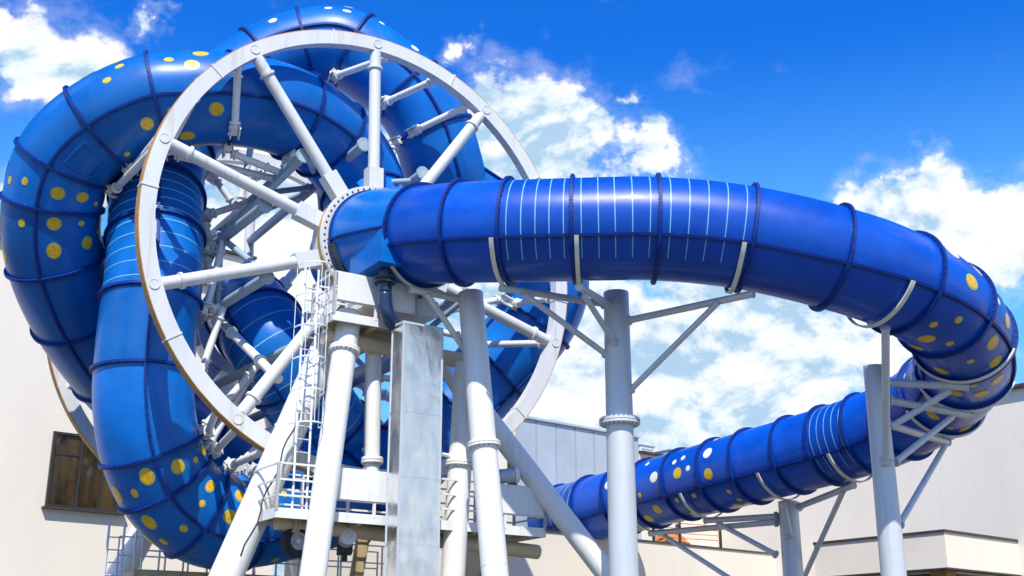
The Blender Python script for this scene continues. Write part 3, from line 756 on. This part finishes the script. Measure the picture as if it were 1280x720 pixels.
# ================================================================== buildings
AZ = R_(40); BU = V((math.cos(AZ), math.sin(AZ), 0)); BN = V((math.sin(AZ), -math.cos(AZ), 0))   # facade along BU faces BN
CU = V((math.cos(AZ - math.pi / 2), math.sin(AZ - math.pi / 2), 0)) ; CN = V((-math.cos(AZ), -math.sin(AZ), 0))  # facade along CU faces CN
def block(mb, p, u, nrm, w, h, dep, z0=0, m=0):
    mb.box(p + u * (w / 2) - nrm * (dep / 2) + Z * ((h + z0) / 2 - p.z), (u, nrm, Z), (w, dep, h - z0), m)
def fp(px, py, p0, nrm): return on_plane(px, py, p0, nrm)
# left beige building
pL = pt(65, 590, 42.5)
a = fp(-420, 300, pL, BN); b = fp(352, 480, pL, BN); zt = fp(0, 299, pL, BN).z
lb = empty('beige_building', V((a.x, a.y, 0)), 'plain beige rendered building with one dark window left of the wheel', 'building')
w0 = (b - a).dot(BU)
mb = MB(); block(mb, a, BU, BN, w0, zt, 16); mb.build('wall', 'beige', lb)
mb = MB(); mb.box(V((a.x, a.y, zt + .06)) + BU * (w0 / 2) - BN * 7.9, (BU, BN, Z), (w0 + .1, 16.3, .12)); mb.build('coping', 'cap', lb)
q0, q1 = fp(68, 541, pL, BN), fp(150, 640, pL, BN)
wn = MB(); ww = (q1 - q0).dot(BU); wh = q0.z - q1.z; cw_ = q0 + BU * (ww / 2) - Z * (wh / 2)
for sx in (-1, 1): wn.box(cw_ + BU * (sx * ww / 2) + BN * .02, (BU, BN, Z), (.09, .2, wh + .09))
for sz in (-1, 1): wn.box(cw_ + Z * (sz * wh / 2) + BN * .022, (BU, BN, Z), (ww + .09, .2, .085))
wn.box(cw_ - BU * (ww * .12) + BN * .0, (BU, BN, Z), (.10, .16, wh)); wn.box(cw_ - BU * (ww * .31) + Z * (wh * .22), (BU, BN, Z), (ww * .36, .14, .08)); wn.box(cw_ + BU * (ww * .2) , (BU, BN, Z), (.07, .14, wh))
win = wn.build('window', 'frame', lb)
wn = MB(); wn.box(cw_ + BN * .03, (BU, BN, Z), (ww, .02, wh)); wn.build('pane', 'glass', win)
wn = MB(); wn.box(cw_ - Z * (wh / 2 + .08) + BN * .1, (BU, BN, Z), (ww + .3, .3, .06)); wn.build('sill', 'cap', win)
pp0 = pt(240, 340, 56)
a = fp(255, 330, pp0, BN); b = fp(316, 330, pp0, BN); zt2 = fp(280, 316, pp0, BN).z
mb = MB(); w1 = (b - a).dot(BU); block(mb, a, BU, BN, w1, zt2, 6, z0=zt - .5); ph = mb.build('roof_room', 'beige', lb)
mb = MB(); mb.box(V((a.x, a.y, zt2 + .06)) + BU * (w1 / 2) - BN * 2.95, (BU, BN, Z), (w1 + .2, 6.3, .12)); mb.build('coping', 'cap', ph)
# grey metal hall with its beige bay
pG = pt(700, 640, 49)
a = fp(560, 560, pG, BN); b = fp(645, 560, pG, BN); c = fp(798, 560, pG, BN); ztg = fp(668, 525, pG, BN).z; ztb = fp(630, 522.5, pG, BN).z
hall = empty('metal_hall', V((b.x, b.y, 0)), 'grey metal clad hall wall where the lower tube ends', 'building')
mb = MB(); block(mb, b, BU, BN, (c - b).dot(BU), ztg, 14); mb.build('wall', 'clad', hall)
mb = MB(); wG = (c - b).dot(BU)
k = int(wG / 1.05)
for i in range(1, k + 1):
    for s in (-.03, .03): mb.box(V((b.x, b.y, ztg / 2 + 1.2)) + BU * (wG * i / (k + .5) + s) + BN * .012, (BU, BN, Z), (.018, .03, ztg - 2.5))
mb.build('panel_joint', 'truss', hall)
mb = MB(); mb.box(V((b.x, b.y, ztg + .04)) + BU * (wG / 2) + BN * .03, (BU, BN, Z), (wG + .06, .14, .09)); mb.build('coping', 'clad', hall)
mb = MB(); zb = fp(700, 694, pG, BN).z; mb.box(V((b.x, b.y, zb / 2)) + BU * (wG / 2) + BN * .15, (BU, BN, Z), (wG + .4, .36, zb)); mb.build('plinth', 'beige_b', hall)
bay = empty('beige_bay', V((a.x, a.y, 0)), 'beige wall bay with a narrow dark window at the left end of the grey hall', 'building')
mb = MB(); wb = (b - a).dot(BU) - .02; block(mb, a, BU, BN, wb, ztb, 12); mb.build('wall', 'beige_b', bay)
mb = MB(); mb.box(V((a.x, a.y, ztb + .05)) + BU * (wb / 2) - BN * 5.9, (BU, BN, Z), (wb, 12.2, .1)); mb.build('coping', 'cap', bay)
wq = fp(640, 595, pG, BN); mb = MB(); mb.box(wq, (BU, BN, Z), (.5, .1, 2.2)); wb_ = mb.build('window', 'frame', bay)
mb = MB(); mb.box(wq + BN * .055, (BU, BN, Z), (.38, .02, 2.05)); mb.build('pane', 'glass', wb_)
# lower beige wing beyond it, then the long right hand hall
a = c + BU * .02; e_ = fp(890, 560, pG, BN); zw = fp(795, 566, pG, BN).z
wing = empty('beige_wing', V((a.x, a.y, 0)), 'lower beige wing between the grey hall and the long right hand wall', 'building')
mb = MB(); wwd = (e_ - a).dot(BU); block(mb, a, BU, BN, wwd, zw, 12); mb.build('wall', 'beige_b', wing)
mb = MB(); mb.box(V((a.x, a.y, zw + .05)) + BU * (wwd / 2) - BN * 5.9, (BU, BN, Z), (wwd, 12.2, .1)); mb.build('coping', 'cap', wing)
zr = on_plane(1278, 484.5, e_, CN).z
rh = empty('beige_hall', V((e_.x, e_.y, 0)), 'long plain beige wall with dark roof edge behind the right tube bend', 'building')
mb = MB(); block(mb, e_ + BU * .02, CU, CN, 34, zr, 16); mb.build('wall', 'beige', rh)
mb = MB(); mb.box(V((e_.x, e_.y, zr + .06)) + CU * 17 - CN * 7.9, (CU, CN, Z), (34.1, 16.25, .12)); mb.build('coping', 'cap', rh)
# roof plant
def roof_unit(px0, px1, py, D, h, dep, mat, label, z0):
    p = pt(px0, py, D); q = pt(px1, py, D); w = (q - p).length
    o = empty('roof_unit', V((p.x, p.y, z0)), label, 'roof unit')
    mb = MB(); c = V((p.x, p.y, z0 + .1 + h / 2)) + BU * (w / 2) - BN * (dep / 2); mb.box(c, (BU, BN, Z), (w, dep, h)); mb.build('casing', mat, o)
    mb = MB(); mb.box(c + Z * (h / 2 + .025), (BU, BN, Z), (w + .1, dep + .1, .05)); mb.build('lid', 'galv', o)
    mb = MB()
    for i in range(6): mb.box(c + BN * (dep / 2 + .012) + Z * (h * (i - 2.5) / 8), (BU, BN, Z), (w * .8, .025, h * .06))
    mb.build('louvre', 'galv', o)
    mb = MB()
    for s in (-1, 1): mb.box(V((c.x, c.y, z0 + .055)) + BU * (s * w * .4), (BU, BN, Z), (.12, dep, .11))
    mb.build('foot', 'galv', o)
roof_unit(800, 826, 556, 56, .75, 1.2, 'white', 'white box unit on the beige wing roof beside the grey hall', zw + .1)
roof_unit(838, 858, 556, 57, .7, 1.0, 'unit', 'pale blue box unit in the middle of the wing roof', zw + .1)
roof_unit(862, 884, 556, 57.5, .62, 1.0, 'unit', 'pale blue box unit nearest the right hall on the wing roof', zw + .1)
# terrace wall with railing
pT = pt(797, 676, 47.0)
a = fp(640, 700, pT, BN); b = fp(1010, 700, pT, BN); zt = pT.z; wt = (b - a).dot(BU) - .25
tw = empty('terrace_wall', V((a.x, a.y, 0)), 'low beige terrace wall below the straight run of blue tube', 'wall')
mb = MB(); block(mb, a, BU, BN, wt, zt, .4); mb.build('wall', 'beige_b', tw)
mb = MB(); mb.box(V((a.x, a.y, zt + .03)) + BU * (wt / 2) - BN * .2, (BU, BN, Z), (wt, .5, .06)); mb.build('coping', 'cap', tw)
tr = empty('terrace_railing', V((a.x, a.y, zt)) , 'thin dark posted railing with orange wires on the terrace wall', 'railing')
r0, r1 = fp(822, 676, pT, BN), fp(906, 690, pT, BN)
r0 = V((r0.x, r0.y, zt + .06)) - BN * .2; r1 = V((r1.x, r1.y, zt + .06)) - BN * .2
for f, h in ((0, .9), (.38, 1.05), (1, 1.1)):
    mb = MB(); mb.box(r0.lerp(r1, f) + Z * (h / 2), (BU, BN, Z), (.09, .09, h)); mb.build('post', 'dark', tr)
for h in (.2, .4, .6, .8):
    mb = MB(); mb.bar(r0 + Z * h, r1 + Z * (h + .12), .03, .03); mb.build('wire', 'orange', tr)
def heap(p, label):
    o = empty('tarp_bundle', p, label, 'bundle'); rnd = random.Random(3)
    mb = MB(); prev = []
    for i in range(9):
        row = []
        for j in range(14):
            g = 2 * math.pi * j / 14; h = .52 * math.sin(math.pi / 2 * i / 8); r = .95 * math.cos(math.pi / 2 * i / 8) ** .7 + .02
            k = 1 + rnd.uniform(-.16, .16); row.append(len(mb.v)); mb.v.append(p + BU * (r * k * math.cos(g)) + BN * (r * k * .4 * math.sin(g)) + Z * (h * (1 + rnd.uniform(-.1, .15))))
        if prev:
            for j in range(14): l = (j + 1) % 14; mb.face([prev[j], prev[l], row[l], row[j]], 0)
        prev = row
    mb.build('cover', 'orange', o)
    mb = MB(); mb.pipe(p + BU * .3 + Z * .2, p + BU * .34 + Z * .95, .05, 8); mb.build('pole', 'dark', o)
heap(r0.lerp(r1, .5) - BN * .9 - Z * .0, 'orange tarp bundle heaped behind the terrace railing')
mb = MB(); z_ = zt; mb.box(V((a.x, a.y, z_ / 2 + .0)) + BU * (wt / 2) - BN * 2.4, (BU, BN, Z), (wt, 4.0, z_ - .03)); mb.build('terrace_slab', 'ground', tw)
# low building with corner parapet
cor = pt(1180, 665, 41.0); zc = cor.z
lowb = empty('corner_building', V((cor.x, cor.y, 0)), 'low beige corner building with dark edged parapet at lower right', 'building')
zf_ = on_plane(1180, 709, cor, V((0, -1, 0))).z
La = (on_plane(1018, 690, cor, CN) - cor).length; 
def corner_box(mb, inset, z0, z1, m=0, la=La, lb_=12):
    c = cor - CN * inset - BN * inset
    mb.box(V((c.x, c.y, (z0 + z1) / 2)) - CU * ((la - inset) / 2) + BU * ((lb_ - inset) / 2), (CU, BU, Z), (la - inset, lb_ - inset, z1 - z0), m)
mb = MB(); corner_box(mb, 0, zf_, zc); mb.build('parapet', 'beige_b', lowb)
mb = MB(); corner_box(mb, -.05, zc, zc + .09); mb.build('coping', 'cap', lowb)
mb = MB(); corner_box(mb, -.02, zf_ - .06, zf_ - .002); mb.build('soffit_trim', 'cap', lowb)
mb = MB(); corner_box(mb, .35, 0, zf_ - .06, la=La - .1); mb.build('wall', 'beige_b', lowb)
mb = MB(); pc = cor - CN * .28 - BN * .28; mb.box(V((pc.x, pc.y, (zf_ - .06) / 2)) - CU * .22 + BU * .22, (CU, BU, Z), (.62, .62, zf_ - .062)); mb.build('brick_pier', 'brick', lowb)
for i in range(3):
    mb = MB(); p = cor - BN * .31 + BU * (2.2 + i * 2.6); mb.box(V((p.x, p.y, zf_ - 1.25)), (BU, BN, Z), (2.3, .1, 2.2)); wi = mb.build('window', 'frame', lowb)
    for s in (-.55, .55): mb = MB(); mb.box(V((p.x, p.y, zf_ - 1.25)) + BU * s + BN * .055, (BU, BN, Z), (1.0, .02, 2.05)); mb.build('pane', 'glass', wi)
for i in range(2):
    mb = MB(); p = cor - CN * .31 - CU * (1.7 + i * 2.4); mb.box(V((p.x, p.y, zf_ - 1.25)), (CU, CN, Z), (2.0, .1, 2.2)); wi = mb.build('window', 'frame', lowb)
    for s in (-.48, .48): mb = MB(); mb.box(V((p.x, p.y, zf_ - 1.25)) + CU * s + CN * .055, (CU, CN, Z), (.86, .02, 2.05)); mb.build('pane', 'glass', wi)

# ================================================================== ground
mb = MB(); S = 1500
for x, y in ((-S, -S), (S, -S), (S, S), (-S, S)): mb.v.append(V((x, y, 0)))
mb.face([0, 1, 2, 3]); g = mb.build('ground', 'ground'); tag(g, 'dark grey paving around the slide', 'ground', kind='structure')

# ================================================================== sky and sun
SUN_EL, SUN_AZ = R_(52), R_(2)           # sun behind the camera, a little to the right
sd = V((math.sin(SUN_AZ) * math.cos(SUN_EL), -math.cos(SUN_AZ) * math.cos(SUN_EL), math.sin(SUN_EL)))
l = bpy.data.lights.new('sun', 'SUN'); l.energy = 5; l.angle = R_(.5); l.color = (1, .95, .86)
lo_ = bpy.data.objects.new('sun', l); col.objects.link(lo_); lo_.location = (0, -20, 40); lo_.rotation_euler = sd.to_track_quat('Z', 'Y').to_euler()
w = bpy.data.worlds.new('World'); scn.world = w; w.use_nodes = True
nt = w.node_tree; NN = nt.nodes; LK = nt.links; bg = NN['Background']; bg.inputs['Strength'].default_value = .10
sky = NN.new('ShaderNodeTexSky'); sky.sky_type = 'NISHITA'; sky.sun_disc = False; sky.sun_elevation = SUN_EL
sky.sun_rotation = math.atan2(sd.x, sd.y); sky.air_density = 1.0; sky.dust_density = .3; sky.ozone_density = 3.0
hs = NN.new('ShaderNodeMix'); hs.data_type = 'RGBA'; hs.blend_type = 'MULTIPLY'; hs.inputs['Factor'].default_value = 1; hs.inputs['B'].default_value = (.09, .92, 2.25, 1); LK.new(sky.outputs[0], hs.inputs['A'])
tc = NN.new('ShaderNodeTexCoord'); D = tc.outputs['Generated']
def math_(op, a, b=None, c=None, clamp=False):
    n = NN.new('ShaderNodeMath'); n.operation = op; n.use_clamp = clamp
    for i, x in enumerate((a, b, c)):
        if x is None: continue
        if isinstance(x, (int, float)): n.inputs[i].default_value = x
        else: LK.new(x, n.inputs[i])
    return n.outputs[0]
def mrange(x, a, b, c, d, smooth=False):
    n = NN.new('ShaderNodeMapRange'); n.inputs[1].default_value = a; n.inputs[2].default_value = b; n.inputs[3].default_value = c; n.inputs[4].default_value = d
    if smooth: n.interpolation_type = 'SMOOTHSTEP'
    LK.new(x, n.inputs[0]); return n.outputs[0]
def noise(scale, detail, rough, dist=0, vec=None, sc=(1, 1, 1), off=(0, 0, 0)):
    m = NN.new('ShaderNodeMapping'); m.inputs['Scale'].default_value = sc; m.inputs['Location'].default_value = off; LK.new(vec or D, m.inputs['Vector'])
    n = NN.new('ShaderNodeTexNoise'); n.inputs['Scale'].default_value = scale; n.inputs['Detail'].default_value = detail; n.inputs['Roughness'].default_value = rough; n.inputs['Distortion'].default_value = dist
    LK.new(m.outputs[0], n.inputs['Vector']); return n.outputs['Fac']
blobs = [((90, 90), .085, 1.5, .95), ((45, 95), .06, 1.4, .9), ((140, 75), .05, 1.6, .8), ((198, 32), .032, 2.2, .7), ((4, 24), .03, 1.2, .75), ((80, 14), .03, 2, .45), ((568, 73), .036, 1.7, .8), ((655, 165), .085, 1.05, 1.12), ((715, 195), .07, 1.2, 1.0), ((620, 125), .05, 1.1, .9), ((697, 122), .028, 1.5, .66),
         ((785, 128), .022, 1.8, .72), ((812, 183), .036, 1.3, .8), ((800, 212), .05, 2.4, .8), ((1075, 248), .05, 1.6, .85), ((1150, 240), .055, 1.4, .9), ((1240, 268), .075, 1.3, 1.0), ((1180, 275), .075, 1.4, 1.0), ((1270, 335), .06, 1.8, .85), ((1276, 212), .025, 1.3, .6),
         ((1200, 345), .08, 2.4, .62), ((930, 470), .17, 1.4, 1.15), ((770, 480), .15, 1.3, 1.1), ((1060, 430), .12, 1.6, .85), ((350, 290), .13, 1.1, 1.0), ((490, 290), .13, 1.2, .8), ((20, 250), .05, 1.2, .7), ((690, 400), .12, 1.0, 1.05)]
# a scatter of clouds over the rest of the sky, for the light and the reflections
rr = random.Random(5)
wm = NN.new('ShaderNodeTexNoise'); wm.inputs['Scale'].default_value = 13; wm.inputs['Detail'].default_value = 7; wm.inputs['Roughness'].default_value = .6; LK.new(D, wm.inputs['Vector'])
wv = NN.new('ShaderNodeVectorMath'); wv.operation = 'MULTIPLY_ADD'; LK.new(wm.outputs['Color'], wv.inputs[0]); wv.inputs[1].default_value = (.16, .16, .11); wv.inputs[2].default_value = (-.08, -.08, -.055)
wd = NN.new('ShaderNodeVectorMath'); wd.operation = 'ADD'; LK.new(D, wd.inputs[0]); LK.new(wv.outputs[0], wd.inputs[1]); DW = wd.outputs[0]
bias = None
def blob(c, size, flat, amp):
    global bias
    s = NN.new('ShaderNodeVectorMath'); s.operation = 'SUBTRACT'; LK.new(DW, s.inputs[0]); s.inputs[1].default_value = c
    m = NN.new('ShaderNodeVectorMath'); m.operation = 'MULTIPLY'; LK.new(s.outputs[0], m.inputs[0]); m.inputs[1].default_value = (1 / size, 1 / size, flat / size)
    ln = NN.new('ShaderNodeVectorMath'); ln.operation = 'LENGTH'; LK.new(m.outputs[0], ln.inputs[0])
    v = mrange(ln.outputs['Value'], 0, 1.25, amp, 0, True)
    bias = v if bias is None else math_('MAXIMUM', bias, v)
for (px, py), size, flat, amp in blobs: blob(ray(px, py).normalized(), size, flat, amp)
for c_, z_ in (((.88, -.38, .10), .30), ((.80, -.5, .34), .16), ((.93, -.28, .30), .14)): blob(V(c_).normalized(), z_, 1.2, 1.0)  # unseen clouds added so that the steel duct reflects white
for i in range(9):
    az = R_(60 + i * 27 + rr.uniform(-8, 8)); el = R_(rr.uniform(12, 48))
    blob(V((math.sin(az) * math.cos(el), math.cos(az) * math.cos(el), math.sin(el))), rr.uniform(.16, .34), 1.4, rr.uniform(.7, 1))
sz = NN.new('ShaderNodeSeparateXYZ'); LK.new(D, sz.inputs[0])
low = mrange(sz.outputs['Z'], .05, .36, .62, 0, True)          # hazy cloud bank near the horizon
n1 = noise(9, 9, .58, .3, sc=(1, 1, 1.5)); n2 = noise(30, 6, .6, sc=(1, 1, 1.3))
nn = math_('ADD', math_('MULTIPLY', n1, .75), math_('MULTIPLY', n2, .25))
fld = math_('ADD', math_('MULTIPLY', math_('SUBTRACT', nn, .5), 1.9), math_('MAXIMUM', bias, low))
dens = mrange(fld, .34, .64, 0, 1, True)
thin = mrange(fld, .10, .5, 0, .22, True)
dens = math_('MAXIMUM', dens, thin)
n1s = noise(9, 9, .58, .3, sc=(1, 1, 1.5), off=(0, -.006, .022)); n2s = noise(30, 6, .6, sc=(1, 1, 1.3), off=(0, -.004, .012))
relief = math_('ADD', math_('MULTIPLY', math_('SUBTRACT', n1, n1s), 3.2), math_('MULTIPLY', math_('SUBTRACT', n2, n2s), .7))
shade = math_('ADD', relief, math_('MULTIPLY', noise(5, 5, .55, .2, sc=(1, 1, 1.8), off=(.3, .1, .05)), .9))
ramp = NN.new('ShaderNodeValToRGB'); LK.new(mrange(shade, .20, .66, 0, 1), ramp.inputs[0])
ramp.color_ramp.elements[0].color = (.42, .62, .82, 1); ramp.color_ramp.elements[1].color = (1, 1, 1, 1)
e2 = ramp.color_ramp.elements.new(.5); e2.color = (.80, .89, .97, 1)
gain = NN.new('ShaderNodeMix'); gain.data_type = 'RGBA'; gain.blend_type = 'MULTIPLY'; gain.inputs['Factor'].default_value = 1; gain.inputs['B'].default_value = (9.6, 9.6, 9.6, 1)
LK.new(ramp.outputs[0], gain.inputs['A'])
mx = NN.new('ShaderNodeMix'); mx.data_type = 'RGBA'; LK.new(dens, mx.inputs['Factor']); pale = NN.new('ShaderNodeMix'); pale.data_type = 'RGBA'; LK.new(mrange(sz.outputs['Z'], .26, .50, .62, 0, True), pale.inputs['Factor']); LK.new(hs.outputs['Result'], pale.inputs['A']); pale.inputs['B'].default_value = (2.2, 6.6, 9.6, 1)
LK.new(pale.outputs['Result'], mx.inputs['A']); LK.new(gain.outputs['Result'], mx.inputs['B'])
LK.new(mx.outputs['Result'], bg.inputs['Color'])

scn.view_settings.view_transform = 'Standard'; scn.view_settings.look = 'None'; scn.view_settings.exposure = .18; scn.view_settings.gamma = 1; scn.view_settings.use_curve_mapping = False
scn.cycles.max_bounces = 6; scn.cycles.diffuse_bounces = 3; scn.cycles.glossy_bounces = 3
scn.cycles.use_denoising = True
